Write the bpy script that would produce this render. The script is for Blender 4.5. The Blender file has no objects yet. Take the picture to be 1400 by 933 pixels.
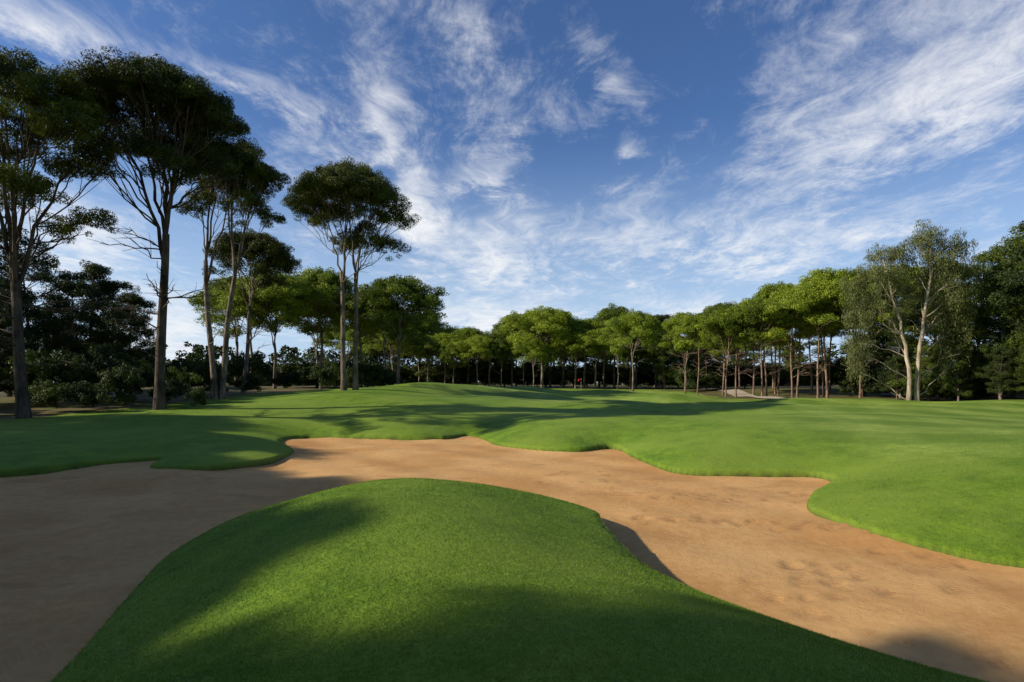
import bpy, math, random
import numpy as np
from mathutils import Vector
sc=bpy.context.scene
RNG=np.random.default_rng(7)
random.seed(5)
CAMZ=2.5
# ------------------------------------------------------------------ helpers
def link(o): sc.collection.objects.link(o); return o
def tag(o,label,cat,group=None):
    o["label"]=label; o["category"]=cat
    if group: o["group"]=group
def np_mesh(name,V,F,attrs=None,smooth=False):
    V=np.asarray(V,dtype=np.float32); F=np.asarray(F,dtype=np.int32)
    me=bpy.data.meshes.new(name); n=F.shape[1]
    me.vertices.add(len(V)); me.vertices.foreach_set("co",V.ravel())
    me.loops.add(F.size); me.loops.foreach_set("vertex_index",F.ravel())
    me.polygons.add(len(F)); me.polygons.foreach_set("loop_start",np.arange(0,F.size,n,dtype=np.int32))
    me.polygons.foreach_set("use_smooth",np.full(len(F),smooth))
    me.update(calc_edges=True)
    for k,(dom,a) in (attrs or {}).items():
        at=me.attributes.new(k,'FLOAT',dom); at.data.foreach_set("value",np.asarray(a,dtype=np.float32))
    return me
def unit(a): return a/np.maximum(np.linalg.norm(a,axis=-1,keepdims=True),1e-9)
def sstep(a,b,x):
    t=np.clip((x-a)/(b-a),0,1); return t*t*(3-2*t)
class NT:
    def __init__(s,nt): s.nt=nt; s.n=nt.nodes; s.l=nt.links
    def node(s,t,**k):
        x=s.n.new(t)
        for a,b in k.items(): setattr(x,a,b)
        return x
    def put(s,sock,v):
        if isinstance(v,bpy.types.NodeSocket): s.l.new(v,sock)
        else: sock.default_value=v
    def m(s,op,a,b=0.0,c=None,clamp=False):
        x=s.node('ShaderNodeMath',operation=op); x.use_clamp=clamp
        s.put(x.inputs[0],a); s.put(x.inputs[1],b)
        if c is not None: s.put(x.inputs[2],c)
        return x.outputs[0]
    def mr(s,v,a,b,c=0.0,d=1.0,smooth=True):
        x=s.node('ShaderNodeMapRange'); x.interpolation_type='SMOOTHSTEP' if smooth else 'LINEAR'
        s.put(x.inputs[0],v)
        for i,q in zip((1,2,3,4),(a,b,c,d)): s.put(x.inputs[i],q)
        return x.outputs[0]
    def noise(s,vec,scale,detail=4,rough=.5,dist=0.0):
        x=s.node('ShaderNodeTexNoise'); s.put(x.inputs['Vector'],vec)
        x.inputs['Scale'].default_value=scale; x.inputs['Detail'].default_value=detail
        x.inputs['Roughness'].default_value=rough; x.inputs['Distortion'].default_value=dist
        return x.outputs[0]
    def mix(s,f,a,b,mode='MIX'):
        x=s.node('ShaderNodeMix',data_type='RGBA',blend_type=mode)
        s.put(x.inputs[0],f)
        s.put(x.inputs[6],a if isinstance(a,bpy.types.NodeSocket) else (*a,1)); s.put(x.inputs[7],b if isinstance(b,bpy.types.NodeSocket) else (*b,1))
        return x.outputs[2]
    def vec(s,x,y,z):
        c=s.node('ShaderNodeCombineXYZ'); s.put(c.inputs[0],x); s.put(c.inputs[1],y); s.put(c.inputs[2],z); return c.outputs[0]
    def vscale(s,v,k):
        x=s.node('ShaderNodeVectorMath',operation='MULTIPLY'); s.put(x.inputs[0],v); x.inputs[1].default_value=k; return x.outputs[0]
    def attr(s,n):
        x=s.node('ShaderNodeAttribute',attribute_name=n); return x.outputs['Fac']
def material(name):
    m=bpy.data.materials.new(name); m.use_nodes=True; m.node_tree.nodes.clear()
    t=NT(m.node_tree); t.out=t.node('ShaderNodeOutputMaterial'); t.bsdf=t.node('ShaderNodeBsdfPrincipled')
    t.l.new(t.bsdf.outputs[0],t.out.inputs[0]); t.bsdf.inputs['Roughness'].default_value=.8
    t.bsdf.inputs['Specular IOR Level'].default_value=.2
    t.co=t.node('ShaderNodeTexCoord').outputs['Object']
    return m,t
def bump(t,h,dist,strength=1.0,prev=None):
    b=t.node('ShaderNodeBump'); b.inputs['Strength'].default_value=strength; b.inputs['Distance'].default_value=dist
    t.put(b.inputs['Height'],h)
    if prev is not None: t.put(b.inputs['Normal'],prev)
    return b.outputs[0]
# ------------------------------------------------------------------ materials
def foliage(name,dark,mid,light,rough=.55,trans=.25):
    m,t=material(name)
    sh=t.attr('shade'); oi=t.node('ShaderNodeObjectInfo').outputs['Random']
    f=t.m('ADD',sh,t.m('MULTIPLY',t.m('SUBTRACT',oi,.5),.4),clamp=True)
    cr=t.node('ShaderNodeValToRGB'); t.put(cr.inputs[0],f)
    e=cr.color_ramp.elements; e[0].color=(*dark,1); e[1].color=(*light,1); k=e.new(.5); k.color=(*mid,1)
    t.put(t.bsdf.inputs['Base Color'],cr.outputs[0]); t.bsdf.inputs['Roughness'].default_value=rough
    tr=t.node('ShaderNodeBsdfTranslucent'); t.put(tr.inputs[0],cr.outputs[0])
    mx=t.node('ShaderNodeMixShader'); mx.inputs[0].default_value=trans
    t.l.new(t.bsdf.outputs[0],mx.inputs[1]); t.l.new(tr.outputs[0],mx.inputs[2]); t.l.new(mx.outputs[0],t.out.inputs[0])
    return m
M_HERO=foliage('old_pine_needles',(.016,.024,.005),(.075,.095,.012),(.185,.210,.022),trans=.22)
M_PINE=foliage('pine_needles',(.026,.042,.008),(.085,.120,.016),(.170,.210,.028))
M_PINEB=foliage('fresh_pine_needles',(.075,.115,.012),(.235,.31,.026),(.43,.49,.05),trans=.35)
M_PINEC=foliage('mid_pine_needles',(.045,.075,.010),(.15,.205,.022),(.29,.35,.035),trans=.35)
M_DARK=foliage('dark_needles',(.014,.026,.008),(.040,.060,.014),(.080,.105,.022))
M_EUC=foliage('eucalyptus_leaves',(.045,.056,.022),(.135,.155,.052),(.27,.28,.10),trans=.3)
M_BUSH=foliage('shrub_leaves',(.014,.026,.008),(.045,.070,.014),(.10,.14,.028))
def bark(name,a,b,scale=6):
    m,t=material(name)
    v=t.vscale(t.co,(1,1,.25))
    n=t.noise(v,scale,6,.65,.3); n2=t.noise(t.co,1.1,3)
    f=t.m('ADD',t.m('MULTIPLY',n,.7),t.m('MULTIPLY',n2,.3))
    t.put(t.bsdf.inputs['Base Color'],t.mix(t.mr(f,.35,.65),a,b))
    t.put(t.bsdf.inputs['Normal'],bump(t,n,.10,1.0)); t.bsdf.inputs['Roughness'].default_value=.9
    return m
M_BARKD=bark('dark_pine_bark',(.035,.026,.020),(.15,.115,.09),5)
M_BARK=bark('pine_bark',(.08,.058,.045),(.34,.27,.215),5)
M_BARKR=bark('reddish_bark',(.12,.072,.048),(.42,.29,.21))
M_BARKE=bark('eucalyptus_bark',(.24,.18,.12),(.60,.50,.38),3)
def stripes(t,x,y,ang,width):
    d=t.m('ADD',t.m('MULTIPLY',x,math.cos(ang)),t.m('MULTIPLY',y,math.sin(ang)))
    return t.m('SINE',t.m('MULTIPLY',d,math.pi/width))
m,t=material('mown_grass'); M_GRASS=m
sep=t.node('ShaderNodeSeparateXYZ'); t.put(sep.inputs[0],t.co); X,Y=sep.outputs[0],sep.outputs[1]
big=t.noise(t.co,.22,4,.55,.4); mid_=t.noise(t.co,1.6,5,.65); fine=t.noise(t.co,60,3,.7); clump=t.noise(t.co,9,4,.7)
f=t.m('ADD',t.m('MULTIPLY',mid_,.45),t.m('ADD',t.m('MULTIPLY',fine,.25),t.m('MULTIPLY',clump,.3)))
c=t.mix(t.mr(f,.32,.68),(.068,.150,.008),(.225,.345,.020))
c=t.mix(t.mr(big,.38,.66,0,.85),c,(.225,.315,.034))
fw=t.attr('fair')
st=t.mr(stripes(t,X,t.m('ADD',Y,t.m('MULTIPLY',big,3.0)),.9,2.2),-.5,.5)
st2=t.mr(stripes(t,X,t.m('ADD',Y,t.m('MULTIPLY',big,4.0)),-.35,1.6),-.5,.5)
stm=t.m('ADD',t.m('MULTIPLY',st,.65),t.m('MULTIPLY',st2,.35))
fc=t.mix(stm,(.165,.255,.026),(.33,.42,.070))
fc=t.mix(t.m('MULTIPLY',t.mr(f,.38,.62,1,0),.55),fc,(.085,.165,.012))
c=t.mix(fw,c,fc)
lit=t.attr('litter'); ln=t.noise(t.co,3,5,.7)
lf=t.mr(t.m('ADD',lit,t.m('MULTIPLY',t.m('SUBTRACT',ln,.5),.9)),.4,.6)
lc=t.mix(t.mr(t.noise(t.co,.8,5,.7),.38,.6),(.19,.125,.065),(.11,.125,.025))
c=t.mix(lf,c,lc)
c=t.mix(t.attr('soil'),c,(.055,.040,.016))
t.put(t.bsdf.inputs['Base Color'],c)
b0=bump(t,mid_,.10,.35); b1=bump(t,clump,.04,.6,b0); t.put(t.bsdf.inputs['Normal'],bump(t,fine,.014,.8,b1))
t.bsdf.inputs['Roughness'].default_value=.75
m,t=material('grass_blades'); M_BLADE=m
cr=t.mix(t.attr('shade'),(.078,.165,.008),(.22,.335,.022))
mm=t.noise(t.co,1.6,5,.65); bg_=t.noise(t.co,.22,4,.55,.4); cl=t.noise(t.co,9,4,.7)
cr=t.mix(t.mr(mm,.42,.66,0,.6),cr,(.25,.33,.045))
cr=t.mix(t.mr(mm,.30,.47,.6,0),cr,(.055,.13,.006))
cr=t.mix(t.mr(cl,.30,.50,.4,0),cr,(.05,.12,.006))
cr=t.mix(t.mr(bg_,.38,.66,0,.55),cr,(.225,.315,.036))
t.put(t.bsdf.inputs['Base Color'],cr); t.bsdf.inputs['Roughness'].default_value=.55
tr=t.node('ShaderNodeBsdfTranslucent'); t.put(tr.inputs[0],cr)
mx=t.node('ShaderNodeMixShader'); mx.inputs[0].default_value=.25
t.l.new(t.bsdf.outputs[0],mx.inputs[1]); t.l.new(tr.outputs[0],mx.inputs[2]); t.l.new(mx.outputs[0],t.out.inputs[0])
# sand
m,t=material('bunker_sand'); M_SAND=m
sep=t.node('ShaderNodeSeparateXYZ'); t.put(sep.inputs[0],t.co); X,Y=sep.outputs[0],sep.outputs[1]
n1=t.noise(t.co,.4,4,.5,.5); n2=t.noise(t.co,6,6,.7); n3=t.noise(t.co,120,3,.7)
warp=t.noise(t.co,.18,1); wrp2=t.noise(t.co,2.5,3)
rk=t.m('SINE',t.m('MULTIPLY',t.m('ADD',t.m('ADD',t.m('ADD',t.m('MULTIPLY',X,.55),t.m('MULTIPLY',Y,.83)),t.m('MULTIPLY',warp,1.6)),t.m('MULTIPLY',wrp2,.09)),115))
rkm=t.mr(t.noise(t.co,.6,4,.6),.44,.62)
f=t.m('ADD',t.m('MULTIPLY',n1,.5),t.m('ADD',t.m('MULTIPLY',n2,.3),t.m('MULTIPLY',n3,.2)))
c=t.mix(t.mr(f,.34,.66),(.57,.285,.095),(.80,.475,.195))
damp=t.mr(t.noise(t.vscale(t.co,(.5,1,1)),.9,5,.65,.4),.56,.70)
c=t.mix(t.m('MULTIPLY',damp,.38),c,(.35,.16,.055))
c=t.mix(t.m('MULTIPLY',t.m('MULTIPLY',t.mr(rk,-1,1),rkm),.17),c,(.33,.155,.055))
dist=t.attr('disturb')
c=t.mix(t.m('MULTIPLY',dist,t.mr(n2,.4,.6,.05,.7)),c,(.32,.155,.060))
t.put(t.bsdf.inputs['Base Color'],c); t.bsdf.inputs['Roughness'].default_value=.95
h1=bump(t,t.m('MULTIPLY',rk,rkm),.003,.45)
h2=bump(t,n2,.035,.6,h1); h3=bump(t,n3,.010,.8,h2); t.put(t.bsdf.inputs['Normal'],h3)
m,t=material('path_gravel'); M_PATH=m
t.put(t.bsdf.inputs['Base Color'],t.mix(t.noise(t.co,4,5,.7),(.42,.34,.25),(.58,.48,.37)))
m,t=material('flag_cloth'); M_FLAG=m; t.put(t.bsdf.inputs['Base Color'],t.mix(t.noise(t.co,3),(.4,.02,.015),(.5,.04,.02)))
m,t=material('flag_stick_paint'); M_STICK=m; t.put(t.bsdf.inputs['Base Color'],t.mix(t.noise(t.co,3),(.6,.57,.45),(.7,.68,.6)))
m,t=material('cup_plastic'); M_CUP=m; t.put(t.bsdf.inputs['Base Color'],t.mix(t.noise(t.co,3),(.7,.7,.7),(.8,.8,.8)))
# ------------------------------------------------------------------ terrain
def catmull(P,k=6):
    P=np.array(P,float); n=len(P); out=[]
    for i in range(n):
        a,b,c_,d=P[i-1],P[i],P[(i+1)%n],P[(i+2)%n]
        for j in range(k):
            s=j/k
            out.append(.5*((2*b)+(-a+c_)*s+(2*a-5*b+4*c_-d)*s*s+(-a+3*b-3*c_+d)*s**3))
    return np.array(out)
BUNK=catmull([(-30,15.5),(-20,14.2),(-13.4,14.9),(-12.6,16.6),(-11.2,18.0),(-10.5,16.5),(-9.6,16.0),(-8.4,15.9),(-7.4,17.2),(-7.6,19.8),(-9.2,22.6),(-9.6,24.6),(-8.4,25.3),(-5.3,24.4),(-3.1,24.5),(-2.0,25.8),(-1.2,24.3),(-.2,21.7),(2.06,20.1),(3.7,20.9),(4.0,18.2),(4.6,15.5),(6.7,14.9),(7.8,14.6),(7.8,13.7),(6.5,12.3),(5.75,10.9),(5.85,9.6),(6.2,8.3),(6.9,7.5),(9,6.6),(12,5),(14,1),(12,-6),(4,-9),(-6,-9),(-16,-6),(-28,-2),(-36,6)],5)
MND=catmull([(-3.72,4.64),(-4.3,6.4),(-4.85,8.4),(-4.5,10.6),(-3.5,12.3),(-1.9,13.3),(-.2,12.8),(.8,11.5),(1.42,10),(1.40,8.6),(1.6,7.25),(2.1,6.3),(2.7,5.48),(3.5,4.6),(4.8,3.5),(6.5,1.5),(7,-2),(3,-5),(-3,-5),(-5.5,-2),(-4.2,1.5),(-3.5,3.2)],5)
def sdist(P,x,y):
    n=len(P); best=np.full(x.shape,1e18); ins=np.zeros(x.shape,bool)
    for i in range(n):
        ax,ay=P[i]; bx,by=P[(i+1)%n]; dx,dy=bx-ax,by-ay
        s=np.clip(((x-ax)*dx+(y-ay)*dy)/(dx*dx+dy*dy+1e-12),0,1)
        d=(x-ax-s*dx)**2+(y-ay-s*dy)**2; np.minimum(best,d,out=best)
        if ay!=by:
            cnd=((ay>y)!=(by>y))&(x<(bx-ax)*(y-ay)/(by-ay)+ax); ins^=cnd
    d=np.sqrt(best); return np.where(ins,d,-d)
CP=np.array([(-60,10,1.0),(-40,22,.8),(-25,20,.6),(-15,21,.45),(-21.7,26,.83),(-18.4,30,1.1),(-19.4,37,1.45),(-21,45,1.6),(-12,42,2.07),(-9,46,2.15),(-8,33,1.25),(-11,26,.85),(-6,38,1.35),
(-3,30,1.0),(0,27,1.05),(3,25,1.1),(6,21,1.1),(8,18,1.0),(12,14,1.15),(9.5,10,.85),(14,8,1.1),(20,12,1.1),(20,25,.8),(10,30,.65),(5,40,.5),(0,45,.7),(15,45,.45),(25,40,.55),(30,50,.7),
(8.5,70,.45),(0,60,.8),(-5,70,1.6),(0,90,1.4),(20,90,1.3),(-20,80,1.9),(-30,60,1.9),(27,60,.75),(38,58,.8),(38,72,1.8),(55,60,2.0),(0,150,1.6),(-100,150,2),(100,150,2.4),(-60,40,1.6),(60,40,1.2),(40,20,1.1),(0,-25,1),(-45,-20,1),(45,-20,1),(-200,0,1),(200,0,1),(0,300,2),(-250,250,2),(250,250,2)])
BMP=[(-7,49,.5,4),(-3.5,53,.7,3.6),(1.5,50,.5,3.0),(11,64,.9,3.6),(15,55,.6,3.2),(18,72,.6,4),(2,66,.9,3.6),(22,45,.5,3.2),(12,34,.42,3.8),(20,31,.45,3.6),(-9,37,.35,3.2),(-6,80,.5,7),(33,39,.6,3.6),(5,31,-.2,3),(16,24,.3,3.5),(28,33,.45,3.6),(3,37,.42,3.2),(27,43,.5,2.8),(8,44,.45,3),(18,38,.35,3),(-1,42,.4,2.8)]
def base_h(x,y):
    num=np.zeros(x.shape); den=np.zeros(x.shape)
    for a,b,c in CP:
        s=2.6+.05*math.hypot(a,b); w=1/((x-a)**2+(y-b)**2+s*s)**1.7
        num+=w*c; den+=w
    z=num/den
    for a,b,h,r in BMP: z+=h*np.exp(-((x-a)**2*.5+((y-b)*1.0)**2)/(r*r))
    z+=.06*np.sin(x*.35+1.3*np.sin(y*.21))*np.sin(y*.31+.7)+.09*np.sin(x*.55+y*.3)*np.sin(y*.6-x*.1)*sstep(26,34,y)*(1-sstep(60,75,y))
    return z
def masks(x,y):
    sb=np.full(x.shape,-60.0); sm=np.full(x.shape,-60.0)
    near=(x>-50)&(x<60)&(y>-40)&(y<80)
    sb[near]=sdist(BUNK,x[near],y[near])
    n2=(x>-12)&(x<12)&(y>-10)&(y<20); sm[n2]=sdist(MND,x[n2],y[n2])
    return sb,sm
def raw_out(x,y,sb):
    lip=.13+.04*np.sin(x*.9+y*.5); b=base_h(x,y)
    d=np.maximum(-sb,0); return lip+(b-lip)*(1-np.exp(-(d/2.6)**1.15)),lip
def edge_h(x,y): return .10+.26*np.exp(-((x-1.5)**2/.9+(y-8.6)**2/3.2))
def raw_mnd(x,y,sm):
    Hm=np.interp(y,[0,8,9,10,11,13],[.92,1.02,1.01,.92,.70,.35]); eh=edge_h(x,y)
    q=1-np.clip(np.maximum(sm,0)/3.2,0,1); return eh+(Hm-eh)*(1-q**2.0)
def gauss(A,s):
    r=int(3*s); k=np.exp(-np.arange(-r,r+1)**2/(2*s*s)); k/=k.sum()
    P=np.pad(A,r,mode='edge')
    P=np.apply_along_axis(lambda v:np.convolve(v,k,'valid'),0,P); return np.apply_along_axis(lambda v:np.convolve(v,k,'valid'),1,P)
class Field:
    def __init__(s,x0,x1,y0,y1,st,fn,sig):
        s.x0,s.y0,s.st=x0,y0,st; gx=np.arange(x0,x1,st); gy=np.arange(y0,y1,st); X_,Y_=np.meshgrid(gx,gy)
        s.A=gauss(fn(X_.ravel(),Y_.ravel()).reshape(X_.shape),sig/st); s.nx,s.ny=len(gx),len(gy)
    def at(s,x,y):
        u=np.clip((x-s.x0)/s.st,0,s.nx-1.001); v=np.clip((y-s.y0)/s.st,0,s.ny-1.001); i=u.astype(int); j=v.astype(int); a=u-i; b=v-j
        return (s.A[j,i]*(1-a)+s.A[j,i+1]*a)*(1-b)+(s.A[j+1,i]*(1-a)+s.A[j+1,i+1]*a)*b
    def w(s,x,y,m):
        return np.clip(np.minimum.reduce([x-s.x0,y-s.y0,s.x0+s.nx*s.st-x,s.y0+s.ny*s.st-y])/m,0,1)
F_OUT=Field(-26,28,-10,42,.25,lambda x,y:raw_out(x,y,masks(x,y)[0])[0],.95)
F_MND=Field(-8,9,-7,16,.12,lambda x,y:raw_mnd(x,y,masks(x,y)[1]),.75)
def terrain(x,y,full=False):
    x=np.asarray(x,float); y=np.asarray(y,float)
    sb,sm=masks(x,y); z,lip=raw_out(x,y,sb)
    k=sstep(.1,1.8,-sb)*F_OUT.w(x,y,3); z=z*(1-k)+F_OUT.at(x,y)*k
    zm=raw_mnd(x,y,sm); k=sstep(.0,1.1,sm)*F_MND.w(x,y,1); zm=zm*(1-k)+F_MND.at(x,y)*k+.014*np.sin(x*2.1+y)*np.sin(y*1.7)
    eh=edge_h(x,y)
    e=np.minimum(sb,-sm); le=np.where(-sm<sb,eh,lip)
    zs=le-(le+.35)*np.clip(e/.15,0,1)
    z=np.where(sb<=0,z,np.where(sm>0,zm,zs))
    if full: return z,sb,sm
    return z
def H(x,y): return float(terrain(np.array([x]),np.array([y]))[0])
def axis(lo,a,b,hi,st,g):
    mid=list(np.arange(a,b+1e-6,st)); r=[];s=st;v=mid[-1]
    while v<hi: s*=1+g; v+=s; r.append(v)
    l=[];s=st;v=a
    while v>lo: s*=1+g; v-=s; l.append(v)
    return np.array(l[::-1]+mid+r)
xs=axis(-700,-8,8.5,700,.08,.017); ys=axis(-200,3.5,14,900,.08,.016)
GX,GY=np.meshgrid(xs,ys); Z,SB,SM=terrain(GX.ravel(),GY.ravel(),True)
def grid_faces(nx,ny):
    i=np.arange(nx-1)[None,:]+np.arange(ny-1)[:,None]*nx; i=i.ravel()
    return np.stack([i,i+1,i+1+nx,i+nx],1)
x,y=GX.ravel(),GY.ravel()
wob=1.6*np.sin(x*.3)+1.2*np.sin(y*.23+1)
lt=np.maximum.reduce([sstep(0,3,-(x+17.2+.25*(y-30)*-1)+wob*.3-2.5)*sstep(20,25,y),
   sstep(55.5,58,y+wob*.4)*sstep(21,24,x+wob*.3),
   sstep(34,37,x-(y-48)*-.35+wob*.3)*sstep(38,43,y),
   sstep(93,98,y+wob), sstep(52,58,y+wob*.5)*sstep(-10,-14,x+wob*.5)])
fair=np.clip(sstep(8.5,12,x-.10*(y-14)-1.0*np.sin(y*.25))*sstep(9,14,y)+sstep(34,40,y)*sstep(-6,0,x),0,1)*(1-sstep(88,93,y))
soil=sstep(-.01,.06,np.minimum(SB,-SM))
me=np_mesh('ground',np.stack([x,y,Z],1),grid_faces(len(xs),len(ys)),{'litter':('POINT',lt),'fair':('POINT',fair),'soil':('POINT',soil)},True)
me.materials.append(M_GRASS); g=link(bpy.data.objects.new('ground',me)); g["kind"]="structure"; g["label"]="undulating mown golf course grass with raised mounds"
sx=np.arange(-38,16,.11); sy=np.concatenate([np.arange(-10,3,.3),np.arange(3,28,.09)])
A,B=np.meshgrid(sx,sy); x,y=A.ravel(),B.ravel(); sb,sm=masks(x,y); e=np.minimum(sb,-sm)
zs=.030*np.sin(x*1.1+.8*np.sin(y*.7))*np.sin(y*.9)+.012*np.sin(x*3.1+y*2.3)+.04*np.exp(-np.maximum(e,0)/.5)-.03
dis=np.zeros(x.shape)
R2=np.random.default_rng(3)
def dents(pts,r,dep):
    for a,b in pts:
        rr_=r*R2.uniform(.6,1.2)
        k=(abs(x-a)<rr_*3)&(abs(y-b)<rr_*3); rr=((x[k]-a)**2+(y[k]-b)**2)/(rr_*rr_)
        zs[k]+=-dep*np.exp(-rr)+dep*.5*np.exp(-(np.sqrt(rr)-1.5)**2*4); dis[k]=np.maximum(dis[k],np.exp(-rr*.5))
tr1=[(2.2+i*.13+R2.normal(0,.10),10.6-i*.03+R2.normal(0,.18)) for i in range(34)]
tr2=[(3.9+R2.normal(0,.4),7.4+R2.normal(0,.45)) for i in range(18)]
tr3=[(5.0+R2.normal(0,.9),12.4+R2.normal(0,.4)) for i in range(22)]
tr4=[(2.8+i*.22+R2.normal(0,.1),6.9-i*.28+R2.normal(0,.1)) for i in range(9)]
tr5=[(6.0+R2.normal(0,1.0),7.4+R2.normal(0,.5)) for i in range(16)]
tr6=[(2.5+R2.normal(0,.8),14.5+R2.normal(0,1.2)) for i in range(14)]
dents(tr1+tr2+tr3+tr4+tr5+tr6,.12,.026)
me=np_mesh('bunker_sand',np.stack([x,y,zs],1),grid_faces(len(sx),len(sy)),{'disturb':('POINT',dis)},True)
me.materials.append(M_SAND); s=link(bpy.data.objects.new('sand_bunker',me)); s["kind"]="structure"; s["label"]="raked reddish sand bunker curving around a grass mound"
pp=np.array([(25.6,48),(26.6,52),(26.2,57),(26.5,65),(28.5,76),(31,90),(36,112),(42,130)],float)
V=[];F=[];pts=[]
for i in range(len(pp)-1):
    for j in range(8): pts.append(pp[i]+(pp[i+1]-pp[i])*j/8)
pts=np.array(pts); tn=unit(np.gradient(pts,axis=0)); nr=np.stack([-tn[:,1],tn[:,0]],1)
L=pts+nr*1.2; C_=pts; Rr=pts-nr*1.2
for arr in (L,C_,Rr): V.append(np.stack([arr[:,0],arr[:,1],terrain(arr[:,0],arr[:,1])+.10],1))
n=len(pts); V=np.concatenate(V); F=[(i+k*n,i+1+k*n,i+1+(k+1)*n,i+(k+1)*n) for k in range(2) for i in range(n-1)]
me=np_mesh('path',V,F,None,True); me.materials.append(M_PATH); o=link(bpy.data.objects.new('path',me)); o["kind"]="structure"; o["label"]="pale gravel cart path beside the wood"
# ------------------------------------------------------------------ grass blades
N=640000
D=np.exp(RNG.uniform(math.log(2.6),math.log(20),N)); bx=RNG.uniform(-1.1,1.1,N)*D; by=D
z,sb,sm=terrain(bx,by,True); e=np.minimum(sb,-sm); ok=(e<.0)
bx,by,z,D,e=bx[ok],by[ok],z[ok],D[ok],e[ok]; n=len(bx)
hgt=RNG.uniform(.008,.022,n)*(1+.010*D)*(1-.75*sstep(12,20,D)); w=.0015+.00032*D
ang=RNG.uniform(0,2*math.pi,n); ln=RNG.normal(0,.7,(n,2))*hgt[:,None]
base=np.stack([bx,by,z-.004],1); sd=np.stack([np.cos(ang)*w,np.sin(ang)*w,np.zeros(n)],1)
tip=base+np.stack([ln[:,0],ln[:,1],hgt],1)
V=np.stack([base-sd,base+sd,tip],1).reshape(-1,3); F=np.arange(3*n).reshape(-1,3)
me=np_mesh('grass',V,F,{'shade':('FACE',RNG.uniform(0,1,n))}); me.materials.append(M_BLADE)
o=link(bpy.data.objects.new('grass',me)); o["kind"]="stuff"; tag(o,"short green grass blades covering mound and banks","grass")
# ------------------------------------------------------------------ trees
class Wood:
    def __init__(s): s.V=[];s.F=[];s.n=0
    def tube(s,P,R,k=7):
        P=np.array(P,float); n=len(P); T=unit(np.gradient(P,axis=0))
        ref=np.array([1,0,0.]) if abs(T[0][0])<.8 else np.array([0,1.,0])
        A=unit(np.cross(T,ref)); B=np.cross(T,A)
        th=np.linspace(0,2*math.pi,k,endpoint=False)
        R=np.asarray(R)[:,None,None]
        ring=P[:,None,:]+R*(np.cos(th)[None,:,None]*A[:,None,:]+np.sin(th)[None,:,None]*B[:,None,:])
        s.V.append(ring.reshape(-1,3))
        for i in range(n-1):
            for j in range(k):
                a=s.n+i*k+j; b=s.n+i*k+(j+1)%k; s.F.append((a,b,b+k,a+k))
        s.n+=n*k
    def mesh(s,name,mat):
        me=np_mesh(name,np.concatenate(s.V),s.F,None,True); me.materials.append(mat); return me
def bez(a,c,b,n=7,rng=None,wob=0):
    t=np.linspace(0,1,n)[:,None]; p=(1-t)**2*a+2*t*(1-t)*c+t*t*b
    if rng is not None: p[1:-1]+=rng.normal(0,wob,(n-2,3))
    return p
def leaves(name,pts,outw,shade,L,W,mat,rng,hang=0.0,face=.8):
    n=len(pts); nn=unit(outw*face+rng.normal(0,.55,(n,3)))
    r=rng.normal(0,1,(n,3))
    if hang>0: r=r*(1-hang)+np.array([0,0,-1.])*hang*2
    tt=unit(r-nn*np.sum(r*nn,1,keepdims=True)); b=np.cross(nn,tt)
    l=(L*rng.uniform(.6,1.3,n))[:,None]/2; w=(W*rng.uniform(.6,1.3,n))[:,None]/2
    V=np.stack([pts-tt*l,pts+b*w,pts+tt*l,pts-b*w],1).reshape(-1,3)
    me=np_mesh(name,V,np.arange(4*n).reshape(-1,4),{'shade':('FACE',np.clip(shade,0,1))}); me.materials.append(mat); return me
def fill_lobes(lobes,npuff,pr,nleaf,rng,top=.75,shell=.35):
    area=np.array([l[1]**2 for l in lobes]); area=area/area.sum()
    li=rng.choice(len(lobes),npuff,p=area)
    C=np.array([l[0] for l in lobes])[li]; rx=np.array([l[1] for l in lobes])[li]; rz=np.array([l[2] for l in lobes])[li]
    d=unit(rng.normal(0,1,(npuff,3))); flip=(rng.uniform(0,1,npuff)<top); d[:,2]=np.where(flip,abs(d[:,2]),d[:,2]*.5)
    d=unit(d); rad=rng.uniform(shell,1.08,npuff)**.6
    PC=C+d*np.stack([rx,rx,rz],1)*rad[:,None]
    ps=pr*rng.uniform(.5,1.4,npuff); psh=rng.normal(.5,.17,npuff)
    pi=rng.choice(npuff,nleaf,p=(ps**2)/np.sum(ps**2)); dd=unit(rng.normal(0,1,(nleaf,3))); rr=rng.uniform(.3,1,nleaf)**.5
    pts=PC[pi]+dd*np.array([1,1,.7])*(ps[pi]*rr)[:,None]
    out=unit(dd+d[pi]*.6+np.array([0,0,.25]))
    sh=psh[pi]+rng.normal(0,.13,nleaf)
    return pts,out,sh,PC
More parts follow.
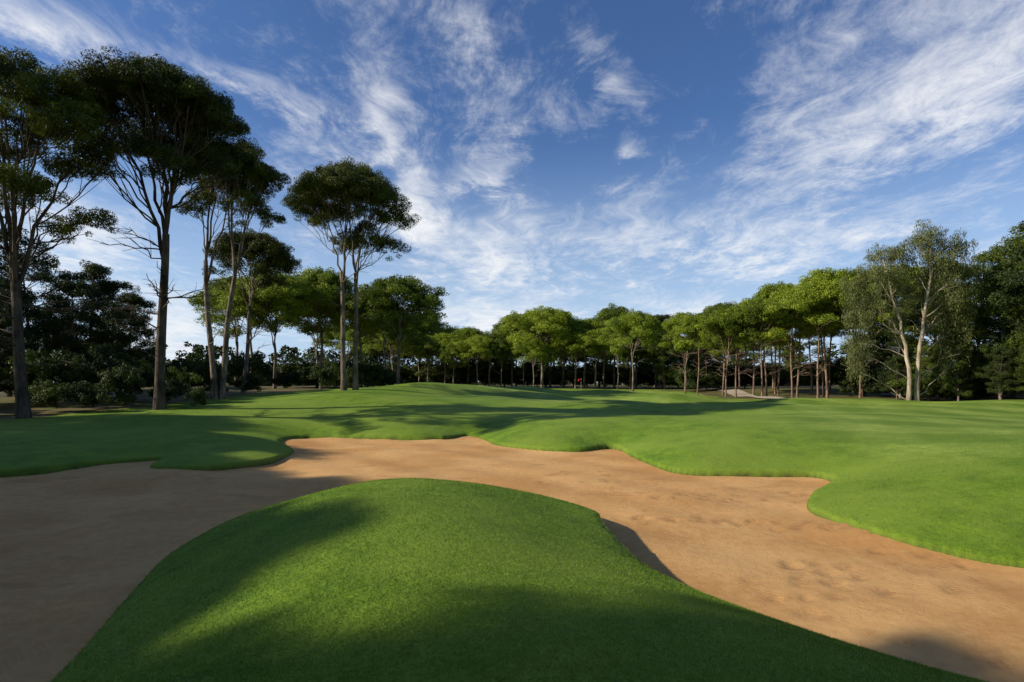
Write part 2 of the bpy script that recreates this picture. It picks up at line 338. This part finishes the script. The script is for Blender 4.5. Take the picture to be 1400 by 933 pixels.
def umbrella(seed,Ht,R,depth,nl,npuff,pr,nleaf,leaf,tr,mat,bk,stems=((0,0,0,0),),fork=.5,low=0,dead=0,lsize=.38,k=8,cx=0,cy=0,twigs=3,flat=.6,nprim=4,edge=.62,jit=.12):
    rng=np.random.default_rng(seed); w=Wood(); lobes=[]
    for i in range(nl):
        r=R*(1-lsize*.8)*math.sqrt((i+.4)/nl); a=i*2.39996+rng.uniform(-.35,.35)+seed
        rx=R*lsize*rng.uniform(.75,1.2); rz=rx*flat*rng.uniform(.8,1.2)
        z=Ht-rz-(depth*edge)*(r/R)**2.1-rng.uniform(0,jit)*depth*(1 if i>2 else .3)
        lobes.append((np.array([cx+r*math.cos(a),cy+r*math.sin(a),z]),rx,rz))
    for i in range(low):
        a=rng.uniform(0,6.28); r=R*rng.uniform(.3,.85); rx=R*lsize*rng.uniform(.5,1.0)
        lobes.append((np.array([cx+r*math.cos(a),cy+r*math.sin(a),Ht-depth*rng.uniform(.5,.95)]),rx,rx*.6))
    prim=[]; trunks=[]
    for si,(bx,by,tx,ty) in enumerate(stems):
        n=12; tt=np.linspace(0,1,n); fh=Ht*fork*rng.uniform(.95,1.12)
        P=np.stack([bx+(tx-bx)*tt**1.1+.10*np.sin(tt*5+seed)*tt,by+(ty-by)*tt**1.2+.10*np.sin(tt*4+seed*2)*tt,tt*fh],1)
        P[0,2]=-.4; rad=tr*(1-.36*tt); rad[0]*=1.4; rad[1]*=1.06
        w.tube(P,rad,k+2); trunks.append((P,rad))
        np_=max(2,int(round(nprim/len(stems))))
        a0=rng.uniform(0,6.28)
        for j in range(np_):
            a=a0+j*6.283/np_+rng.uniform(-.4,.4); rr=R*rng.uniform(.28,.55)
            if j==0: rr*=.25
            E=np.array([cx*.5+tx*.6+rr*math.cos(a),cy*.5+ty*.6+rr*math.sin(a),Ht-depth*rng.uniform(.28,.5)])
            i0=rng.integers(9,12); S=P[i0]; C=S+(E-S)*np.array([.30,.30,.5])+rng.normal(0,.12,3)
            B=bez(S,C,E,10,rng,.05*R/4); r0=rad[i0]*(.78 if j==0 else rng.uniform(.5,.66))
            Rr=np.linspace(r0,r0*.28,10); w.tube(B,Rr,k); prim.append((B,Rr))
    for i,(c,rx,rz) in enumerate(lobes):
        P,rad=min(prim,key=lambda q:np.linalg.norm(q[0][-1]-c)+rng.uniform(0,R*.25))
        ok=[j for j in range(2,10) if P[j][2]<c[2]-.25] or [1]
        i0=int(rng.choice(ok[-5:])); S=P[i0]; r0=rad[i0]*.55
        E=c+np.array([0,0,-rz*.2]); C=S+(E-S)*np.array([.5,.5,.3])+np.array([0,0,rng.uniform(-.2,.3)])
        B=bez(S,C,E,7,rng,.05*R/4); w.tube(B,np.linspace(r0,.03*tr/.4+.006,7),k-3 if k>5 else 4)
        for j in range(twigs):
            s=B[rng.integers(2,6)]; d=unit(rng.normal(0,1,3)*np.array([1,1,.3])+np.array([0,0,.35])); E2=c+d*np.array([rx,rx,rz])*.85
            w.tube(bez(s,(s+E2)/2+rng.normal(0,.15,3),E2,5),np.linspace(r0*.3+.01,.010,5),4)
    for i in range(dead):
        P,rad=trunks[i%len(trunks)]; i0=rng.integers(4,11); S=P[i0]
        a=rng.uniform(0,6.28); ln=rng.uniform(.25,.8)*R; E=S+np.array([math.cos(a)*ln,math.sin(a)*ln,rng.uniform(-.2,1.4)])
        B=bez(S,(S+E)/2+np.array([0,0,rng.uniform(-.2,.5)]),E,7,rng,.07); w.tube(B,np.linspace(.04,.012,7)*max(.7,tr/.25),5)
        for j in range(5):
            s=B[rng.integers(2,6)]; E2=s+np.array([math.cos(a+rng.normal(0,.7)),math.sin(a+rng.normal(0,.7)),rng.uniform(-.3,.6)])*rng.uniform(.3,1.0)*ln*.5
            w.tube(bez(s,(s+E2)/2+rng.normal(0,.08,3),E2,5),np.linspace(.016,.006,5),4)
    pts,out,sh,_=fill_lobes(lobes,npuff,pr,nleaf,rng)
    return w.mesh('trunk',bk), leaves('crown',pts,out,sh,leaf[0],leaf[1],mat,rng)
def shaggy(seed,Ht,R,z0,nl,npuff,pr,nleaf,leaf,tr,mat,bk,k=6,hang=0,lean=(0,0),lsz=.42,cone=.5):
    rng=np.random.default_rng(seed); w=Wood(); lobes=[]
    n=10; tt=np.linspace(0,1,n); P=np.stack([lean[0]*tt+.15*np.sin(tt*6+seed),lean[1]*tt+.15*np.sin(tt*5),tt*Ht*.95],1); P[0,2]=-.4
    rad=tr*(1-.8*tt); w.tube(P,rad,k+2)
    for i in range(nl):
        f=(i+.5)/nl; z=z0+(Ht-z0)*f**.9; a=i*2.4+rng.uniform(-.5,.5); sh=math.sin(math.pi*min(1,.35+f*.62))**cone
        r=R*sh*rng.uniform(.25,.85)*(1 if f<.93 else .2); rx=R*lsz*rng.uniform(.65,1.15)*(1-.35*f)
        c=np.array([P[int(f*9)][0]+r*math.cos(a),P[int(f*9)][1]+r*math.sin(a),min(z,Ht-rx*.6)]); lobes.append((c,rx,rx*.6))
        j=max(1,min(8,int((c[2]-.8)/(Ht*.95)*9))); S=P[j]
        B=bez(S,(S+c)/2+np.array([0,0,.2]),c,6,rng,.05); w.tube(B,np.linspace(rad[j]*.5,.02,6),k-1)
    pts,out,s_,_=fill_lobes(lobes,npuff,pr,nleaf,rng,.6,.2)
    return w.mesh('trunk',bk), leaves('crown',pts,out,s_,leaf[0],leaf[1],mat,rng,hang)
def place(name,md,x,y,label,cat='tree',group=None,rot=0,s=1,sz=None,z=None):
    e=bpy.data.objects.new(name,None); link(e); e.location=(x,y,(H(x,y) if z is None else z)-.05); e.rotation_euler=(0,0,rot); e.scale=(s,s,sz or s)
    e.empty_display_size=.5
    for nm,me in zip(('trunk','crown'),md):
        c=bpy.data.objects.new(nm,me); link(c); c.parent=e
    tag(e,label,cat,group); return e
NL=(.155,.044)
h1=umbrella(11,16.8,4.7,9.0,34,820,.38,120000,NL,.26,M_HERO,M_BARKD,stems=((0,0,-.8,.3),),fork=.42,low=18,dead=12,lsize=.25,nprim=6,flat=.6,cx=-.7)
h2=umbrella(22,18.2,4.7,6.6,40,1250,.39,170000,NL,.27,M_HERO,M_BARKD,stems=((0,0,.3,0),),fork=.50,low=16,dead=16,lsize=.29,nprim=6,edge=.58,cx=-.2,flat=.7,jit=.08)
h3=umbrella(33,16.6,3.5,5.0,26,720,.39,100000,NL,.20,M_HERO,M_BARK,stems=((-.1,0,-.9,.2),(.2,.2,1.2,-.2)),fork=.50,low=9,dead=5,lsize=.33,nprim=6,cx=1.0,flat=.7,jit=.08)
h4=umbrella(44,12.8,3.6,4.6,22,560,.39,74000,NL,.18,M_HERO,M_BARK,stems=((0,0,.6,0),),fork=.48,low=8,dead=5,lsize=.33,cx=.8,flat=.7)
h5=umbrella(61,16.8,4.6,6.9,38,1250,.39,170000,NL,.20,M_HERO,M_BARK,stems=((-.4,0,-.6,0),(.4,.2,.35,.3)),fork=.48,low=16,dead=6,lsize=.31,cx=0,nprim=6,edge=.58,flat=.75,jit=.06)
place('pine_tree',h1,-22.3,26,"tall dark pine with ragged layered crown beside shrubs")
place('pine_tree',h2,-18.6,30,"tallest umbrella pine with forked trunk and bare lower branches")
place('pine_tree',h3,-19.2,37,"umbrella pine with two leaning trunks and narrow crown")
place('pine_tree',h4,-20.8,44,"smaller umbrella pine with leaning trunk among tall ones")
place('pine_tree',h5,-12,42,"umbrella pine with two pale trunks and domed crown on grass rise")
for i,(k_,a,b,s) in enumerate([(0,-24.5,-3.6,1),(1,-32,-3.0,1.0),(1,-40,3,1),(0,-43,9,1),(1,-40,15,.95),(1,-45,20,1),(2,-37.5,7.5,1),(0,-48,3,1),(1,-51,14,1),(1,-17,-2.6,.97),(2,-35.0,1.8,1),(2,-36.3,4.8,1),(1,-47,-3,1)]):
    place('pine_tree',(h2,h5,h3)[k_],a,b,"tall umbrella pine standing on shaded grass",group="tall umbrella pines along the fairway edge",rot=i*1.3,s=s)
BL=(.20,.08)
bg=[umbrella(100+i,11+i*.3,(4.9,4.2,5.2,4.4,4.7)[i],(5.2,6.6,5.6,6.2,7.0)[i],22,560,.50,48000,BL,.17,(M_PINEB,M_PINEC)[i%2],M_BARK,fork=(.42,.5,.38,.45,.4)[i],low=8,dead=2,k=5,lsize=(.34,.38,.31,.36,.33)[i],twigs=1,flat=.75,edge=(.5,.62,.55,.66,.6)[i],jit=.11) for i in range(5)]
rg=[umbrella(200+i,11.5,3.3+.2*i,5.6,17,380,.48,36000,(.19,.075),.105,(M_PINEB,M_PINEC)[i==2],M_BARKR,stems=((0,0,rx_,0),),fork=.52,low=5,dead=7,k=5,lsize=.38,twigs=1,flat=.75,edge=.58,jit=.1,nprim=3) for i,rx_ in enumerate((.3,-.3,.4,-.1))]
dk=[shaggy(300+i,11.5,3.6,1.2+1.0*(i%3),28,400,.46,30000,(.22,.07),.18,(M_DARK,M_DARK,M_DARK,M_PINE,M_PINE)[i],M_BARK,lsz=.36) for i in range(5)]
yg=[umbrella(400+i,6.2,1.25,2.4,5,40,.35,3600,(.20,.08),.07,M_PINEB,M_BARK,fork=.5,dead=1,k=5,lsize=.5,twigs=1,flat=.8) for i in range(2)]
G="umbrella pines of the distant wood"
def B(i,x,y,Ht,lab="rounded green umbrella pine at the wood edge",w=1,grp=G):
    v=bg[i%5]; h0=11+(i%5)*.3; s=Ht/h0; place('pine_tree',v,x,y,lab,group=grp,rot=i*1.7,s=s*w,sz=s)
B(0,-27.5,60,11.3); B(2,-24.2,58,12.2); B(4,-20.8,62,13.2); B(0,-17.5,66,11.5); B(3,-12,60,12.4,"broad spreading umbrella pine with wide domed crown",1.2); B(4,-31,64,12.5); B(2,-24,70,12); B(0,-16.5,74,11)
for i,(x,y,h) in enumerate([(-17,104,10.0),(-12,102,9.5),(-8,104,10.6),(-4,101,9.6),(0,103,11.4),(5,95,14),(9,100,11),(12.5,98,12.8),(18,100,15.4),(22,101,12),(17,80,11),(13.5,92,9.2),(26.5,100,11.5),(31,106,9.0),(-1.8,97,9),(-21,100,12),(2,99,10.6),(7,104,13.4),(15.5,96,11),(-14.5,98,8.0),(-6,98,8.6),(10.5,94,10.2),(20,96,11.5),(24,95,9.4),(-10,97,7.6),(3.5,92,8.4)]): B((0,2,4,1,3)[i%5],x,y,h*(1+.06*math.sin(i*7)),w=1.08+.2*math.sin(i*3))
for i in range(34):
    x=-36+i*2.6+random.uniform(-1,1); y=random.uniform(110,128); B(i+2,x,y,random.uniform(9.5,15)*(.82 if 29<x<41 else 1),w=random.uniform(.9,1.3))
RG="slender pines with reddish trunks"
for i,(x,y,h) in enumerate([(21.5,66,9.0),(23.3,62,10.0),(26.6,60.5,11.2),(29.3,59.5,11.3),(32.7,59,12.1),(35.5,58,11.7),(24.8,67,10.3),(28,66,11.3),(31,67,12),(34.3,65,12),(37.5,62,12),(38,68,12),(41,60,12.4),(22.5,74,10.2),(26,76,11),(30,75,12),(34,74,12.4),(38,77,12),(30.8,61.5,10.8),(36.6,59.5,10.8),(25,63.5,10.4),(28,62.5,11),(34,62,11.6),(31.2,58,11),(29.9,64,11.2)]):
    h*=(1+.09*math.sin(i*5.3))*1.04
    place('pine_tree',rg[i%4],x,y,"slender pine with reddish trunk and rounded green crown",group=RG,rot=i*2.1,s=h/11.5)
DG="dark dense conifers"
for i,(x,y,h) in enumerate([(-37,42,12.5),(-34,46,10.6),(-31,44,9.0),(-41,48,12),(-45,44,13),(-29.5,38,8),(-33,35,8.5),(-50,50,12),(25,96,12.6),(-30,33,7),(-36,37,11),(-27.5,41,7.5)]):
    place('conifer_tree',dk[i%3],x,y,"dark bushy conifer with foliage down to shrubs",group=DG,rot=i*1.9,s=h/11.5)
for i,(x,y,h) in enumerate([(39.2,51.5,12.6),(40.5,47,11.5),(41.5,43.5,14.8),(44,47,15.4),(46,52,15),(46,42,16),(41,55,13),(47,57,14),(37.5,55,9.0),(37.3,51,5),(40,43.5,6),(38.5,44.8,4.5),(43,40,8),(24,90,10),(30,92,10.5),(36,88,12),(42,84,13),(47,74,13),(45,66,13),(37.2,47.5,5.5),(35.2,52,4)]):
    place('conifer_tree',dk[(4,3,1)[i%3]],x,y,"green bushy conifer with layered drooping foliage",group="green conifers at the fairway edge",rot=i*1.9,s=h/11.5)
place('young_pine_tree',yg[0],13,70,"thin young pine standing alone on grass"); place('young_pine_tree',yg[1],18.3,60,"thin young pine by the mown green")
def euc():
    rng=np.random.default_rng(9); w=Wood(); lobes=[]
    S1=bez(np.array([-.35,-.2,-.4]),np.array([-.5,-.4,4.5]),np.array([-1.9,.1,11.5]),14,rng,.05); S2=bez(np.array([.45,-.1,-.4]),np.array([.7,-.4,6]),np.array([1.5,0,13.3]),14,rng,.05)
    S1[:,0]+=.22*np.sin(np.linspace(0,5,14)); S2[:,0]-=.2*np.sin(np.linspace(0,6,14))
    w.tube(S1,np.linspace(.20,.05,14),9); w.tube(S2,np.linspace(.20,.05,14),9)
    L_=[(-3.0,0,10.4,1.3),(-2.2,.6,11.9,1.1),(-3.8,.3,8.6,1.2),(-1.2,.5,12.2,1.1),(-3.8,.6,6.6,1.2),(-3.6,.9,5.0,1.1),(.2,.7,11.2,1.3),(1.6,.4,13.4,1.4),(2.8,.3,12.6,1.4),(3.4,.2,11.2,1.4),(2.4,1.0,10.4,1.5),(.7,.4,12.7,1.1),(3.9,0,9.4,1.3),(3.4,.5,7.8,1.3),(4.4,.4,12.6,.9),(1.6,1.4,9.0,1.3),(-.8,1.3,9.8,1.2),(3.8,.5,5.8,1.2),(-4.4,.2,7.0,.9),(2.9,1.2,6.6,1.1),(-2.4,1.4,8.0,1.1),(4.2,.2,7.4,1.0),(-4.2,.3,4.0,1.0),(3.7,.6,4.2,1.1),(.4,2.0,7.4,1.0),(4.8,0,10.6,.9),(-4.6,0,9.6,.8),(-1.8,-.5,10.4,1.0),(1.4,-.8,11.6,1.0),(2.2,-.9,9.4,.9),(-3.2,-.8,7.6,.8),(3.2,-.8,8.4,.8),(-1.0,1.2,6.4,.8),(4.0,.8,3.0,.9),(-4.0,.9,2.8,.8)]
    for (x,y,z,r) in L_:
        c=np.array([x,y,z]); lobes.append((c,r,r*1.0)); S=(S1 if x<0 else S2); d=np.linalg.norm(S-(c-np.array([0,0,2.2])),axis=1); s=S[d.argmin()]
        Bz=bez(s,(s+c)/2+np.array([0,0,.3]),c,7,rng,.08); w.tube(Bz,np.linspace(.045,.012,7),6)
        for j in range(3): E=c+rng.normal(0,r*.5,3); w.tube(bez(Bz[4],(Bz[4]+E)/2,E,4),np.linspace(.018,.008,4),4)
    pts,out,sh,_=fill_lobes(lobes,620,.34,72000,rng,.5,.15)
    pts[:,2]-=rng.exponential(.4,len(pts))
    return w.mesh('trunk',M_BARKE),leaves('crown',pts,out,sh,.20,.045,M_EUC,rng,.65)
place('eucalyptus_tree',euc(),32.6,46.5,"pale-barked eucalyptus with two leaning stems and drooping leaves",s=1.03)
def bushmesh(seed,mat):
    rng=np.random.default_rng(seed); lobes=[(np.array([rng.uniform(-1,1),rng.uniform(-.8,.8),rng.uniform(.4,1.5)]),rng.uniform(.5,.95),rng.uniform(.5,.9)) for _ in range(8)]
    pts,out,sh,_=fill_lobes(lobes,70,.28,8000,rng,.7,.2); pts[:,2]=np.abs(pts[:,2])
    return leaves('bush',pts,out,sh,.13,.06,mat,rng)
bm=[bushmesh(i,(M_BUSH,M_DARK,M_BUSH,M_PINE)[i]) for i in range(4)]
def bush(i,x,y,s,sz=None):
    o=link(bpy.data.objects.new('bush',bm[i%4])); o.location=(x,y,H(x,y)-.1); o.scale=(s,s,sz or s); o.rotation_euler=(0,0,i*1.1); tag(o,"dense dark green shrub under the trees","bush","shrubs under the trees")
k=0
for (x,y,s) in [(-20.8,30.5,.8),(-19.5,32,.7),(-17.3,31.2,.45),(-23.5,28.5,.7),(-25,31,1.1),(-22.5,34,1.1),(-26,27,.8),(-28,33,1.3),(-20.5,39,.8),(-23,40,1.1),(-18.6,41,.6),(-24,44,1.3),(-22,47,1.2),(-19,48,.8),(-17,52,1.0),(-26,37,1.3),(-30,40,1.3),(-29,29,1.1),(-32,31,1.4),(-34,38,1.6),(-16,56,.9),(-21.3,28.6,.7),(-24.5,35,1.3),(-20.3,34.5,.9)]: bush(k,x,y,s,s*1.35); k+=1
for i in range(26): bush(k,-38+i*.95+random.uniform(-.4,.4),random.uniform(64,74) if i>8 else random.uniform(50,62),random.uniform(1.2,1.9)); k+=1
for i in range(62): bush(k,-36+i*1.3+random.uniform(-.5,.5),random.uniform(104,116),random.uniform(1.6,2.6),random.uniform(1.8,3.0)); k+=1
for i in range(30): bush(k,36+random.uniform(0,14),random.uniform(49,62),random.uniform(.8,1.6)); k+=1
for i in range(26): bush(k,24+i*1.1+random.uniform(-.5,.5),random.uniform(76,86),random.uniform(1.3,2.2)); k+=1
rng=np.random.default_rng(77); lobes=[]
for i in range(520):
    a=math.radians(-84+168*i/520+rng.uniform(-.3,.3)); r=rng.uniform(140,165); lobes.append((np.array([math.sin(a)*r,math.cos(a)*r*(1 if abs(a)<.6 else .9)+0,2.0 if i%3==0 else rng.uniform(2,9)]),rng.uniform(2.6,4),rng.uniform(2.2,3)))
pts,out,sh,_=fill_lobes(lobes,3400,1.2,110000,rng,.5,.3)
me=leaves('woodland',pts,out,sh,.9,.5,M_DARK,rng); o=link(bpy.data.objects.new('distant_woodland',me)); o["kind"]="stuff"; tag(o,"dark green mass of distant pine woodland","woodland")
# ------------------------------------------------------------------ flag
fx,fy=8.5,70; fz=H(fx,fy)
e=link(bpy.data.objects.new('golf_flag',None)); e.location=(fx,fy,fz); tag(e,"red golf flag on a thin pale stick in the green","flag")
w=Wood(); w.tube([(0,0,-.1),(0,0,1.1),(0,0,2.2)],[.014,.014,.012],8); o=link(bpy.data.objects.new('flag_stick',w.mesh('flag_stick',M_STICK))); o.parent=e
V=[];F=[]
for i in range(9):
    for j in range(5): V.append((-.02-i*.045,.05*math.sin(i*.9),2.18-.07*j-.01*i))
for i in range(8):
    for j in range(4): a=i*5+j; F.append((a,a+1,a+6,a+5))
me=np_mesh('flag',V,F,None,True); me.materials.append(M_FLAG); o=link(bpy.data.objects.new('flag',me)); o.parent=e
w=Wood(); w.tube([(0,0,-.08),(0,0,.012)],[.055,.055],14); o=link(bpy.data.objects.new('cup',w.mesh('cup',M_CUP))); o.parent=e
# ------------------------------------------------------------------ light
AZ=math.radians(8); EL=math.radians(27)
d=Vector((math.cos(AZ)*math.cos(EL),math.sin(AZ)*math.cos(EL),-math.sin(EL)))
sl=bpy.data.lights.new('sun','SUN'); sl.energy=5; sl.angle=math.radians(.6); sl.color=(1,.92,.76)
so=link(bpy.data.objects.new('sun',sl)); so.rotation_euler=d.to_track_quat('-Z','Y').to_euler(); so.location=(-40,-20,40)
wd=bpy.data.worlds.new("World"); sc.world=wd; wd.use_nodes=True; wd.node_tree.nodes.clear(); t=NT(wd.node_tree)
out=t.node('ShaderNodeOutputWorld'); bgd=t.node('ShaderNodeBackground'); bgd.inputs[1].default_value=.10; t.l.new(bgd.outputs[0],out.inputs[0])
sky=t.node('ShaderNodeTexSky',sky_type='NISHITA'); sky.sun_disc=False; sky.sun_elevation=EL; sky.sun_rotation=math.radians(262); sky.ozone_density=2.5; sky.air_density=1.0; sky.dust_density=.6
tc=t.node('ShaderNodeTexCoord').outputs['Generated']; sp=t.node('ShaderNodeSeparateXYZ'); t.put(sp.inputs[0],tc); x,y,z=sp.outputs
ay=t.m('MAXIMUM',t.m('ABSOLUTE',y),.08); p=t.m('DIVIDE',x,ay); q=t.m('DIVIDE',z,ay)
zz=t.m('ADD',t.m('MAXIMUM',z,0.0),.10); u=t.m('DIVIDE',x,zz); v=t.m('DIVIDE',y,zz)
uv=t.vec(u,v,0.0)
wn=t.noise(uv,.9,3,.6); wn2=t.noise(uv,2.2,3,.6)
uw=t.m('ADD',u,t.m('MULTIPLY',t.m('SUBTRACT',wn,.5),1.1))
fib=t.noise(t.vec(t.m('MULTIPLY',uw,3.2),t.m('MULTIPLY',v,1.1),3.3),1.7,8,.68,.25)
puf=t.noise(t.vec(t.m('MULTIPLY',u,1.0),t.m('MULTIPLY',v,.8),9.1),5.0,8,.74,.3)
lowf=t.noise(t.vec(u,v,5.5),1.3,3,.5)
nz=t.m('ADD',t.m('MULTIPLY',fib,.5),t.m('MULTIPLY',puf,.5))
pw=t.m('ADD',p,t.m('MULTIPLY',t.m('SUBTRACT',wn2,.5),.18)); qw=t.m('ADD',q,t.m('MULTIPLY',t.m('SUBTRACT',puf,.5),.14))
def blob(px,py,rx,ry,rot,amp):
    a=math.radians(rot); cx_,cy_=(px-700)/778,(522-py)/778; dx=t.m('SUBTRACT',pw,cx_); dy=t.m('SUBTRACT',qw,cy_)
    ca,sa=math.cos(a),math.sin(a)
    e1=t.m('DIVIDE',t.m('ADD',t.m('MULTIPLY',dx,ca),t.m('MULTIPLY',dy,sa)),rx/778)
    e2=t.m('DIVIDE',t.m('SUBTRACT',t.m('MULTIPLY',dy,ca),t.m('MULTIPLY',dx,sa)),ry/778)
    r=t.m('ADD',t.m('MULTIPLY',e1,e1),t.m('MULTIPLY',e2,e2))
    return t.m('MULTIPLY',t.m('EXPONENT',t.m('MULTIPLY',r,-1.0)),amp)
BL_=[(670,350,105,65,0,.95),(900,325,110,38,8,.8),(530,190,30,100,18,.75),(570,290,34,55,0,.85),(835,120,30,95,25,.6),(870,205,32,22,-20,.5),(1170,200,80,190,-45,.7),(1340,80,110,160,-50,.65),(1080,130,60,90,-30,.3),
(60,40,150,50,-25,1.1),(330,110,200,18,-18,.35),(650,50,80,50,-45,.45),(655,240,50,16,0,.6),(720,170,70,35,0,.35),(1030,340,50,30,20,.5),(1200,310,130,28,20,.4),(680,440,90,24,0,1.1),(940,430,150,22,0,.55),(230,470,90,70,0,1.1),(90,340,90,70,0,.9),(1150,415,200,30,0,.2),(960,110,60,140,0,-.25),(1280,260,120,30,20,-.2),(780,260,40,30,0,-.3)]
S=None
for b_ in BL_:
    o=blob(*b_); S=o if S is None else t.m('ADD',S,o)
S=t.m('MINIMUM',S,1.1)
cov=t.m('ADD',t.m('SUBTRACT',nz,.5),t.m('ADD',t.m('MULTIPLY',S,.22),t.m('MULTIPLY',t.m('SUBTRACT',lowf,.5),.22)))
mask=t.mr(cov,-.02,.37,0,.97)
front=t.mr(y,-.25,.10)  # clouds and haze thinned behind the camera to cut fill light in shade
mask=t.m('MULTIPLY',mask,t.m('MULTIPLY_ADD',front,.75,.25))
haze=t.m('MULTIPLY',t.mr(z,-.02,.42,.9,0),t.m('MULTIPLY_ADD',front,.6,.4))
skc=t.mix(1.0,sky.outputs[0],(.68,.89,1.22),'MULTIPLY')
skc=t.mix(haze,skc,(5.3,7.0,9.1))
dim=t.m('MULTIPLY_ADD',front,.4,.6)  # unseen sky behind the camera darkened to weaken blue fill in shade
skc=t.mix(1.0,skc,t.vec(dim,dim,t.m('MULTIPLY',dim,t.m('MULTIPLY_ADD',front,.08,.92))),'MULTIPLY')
col=t.mix(mask,skc,(9.3,9.4,9.6))
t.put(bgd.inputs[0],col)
# ------------------------------------------------------------------ camera
cd=bpy.data.cameras.new('camera'); cd.lens=20; cd.sensor_width=36; cd.shift_y=(522-466.5)/1400; cd.clip_end=3000; cd.clip_start=.1
co=link(bpy.data.objects.new('camera',cd)); co.location=(0,0,CAMZ); co.rotation_euler=(math.radians(90),0,0); sc.camera=co
sc.view_settings.view_transform='Standard'; sc.view_settings.look='None'; sc.view_settings.exposure=0
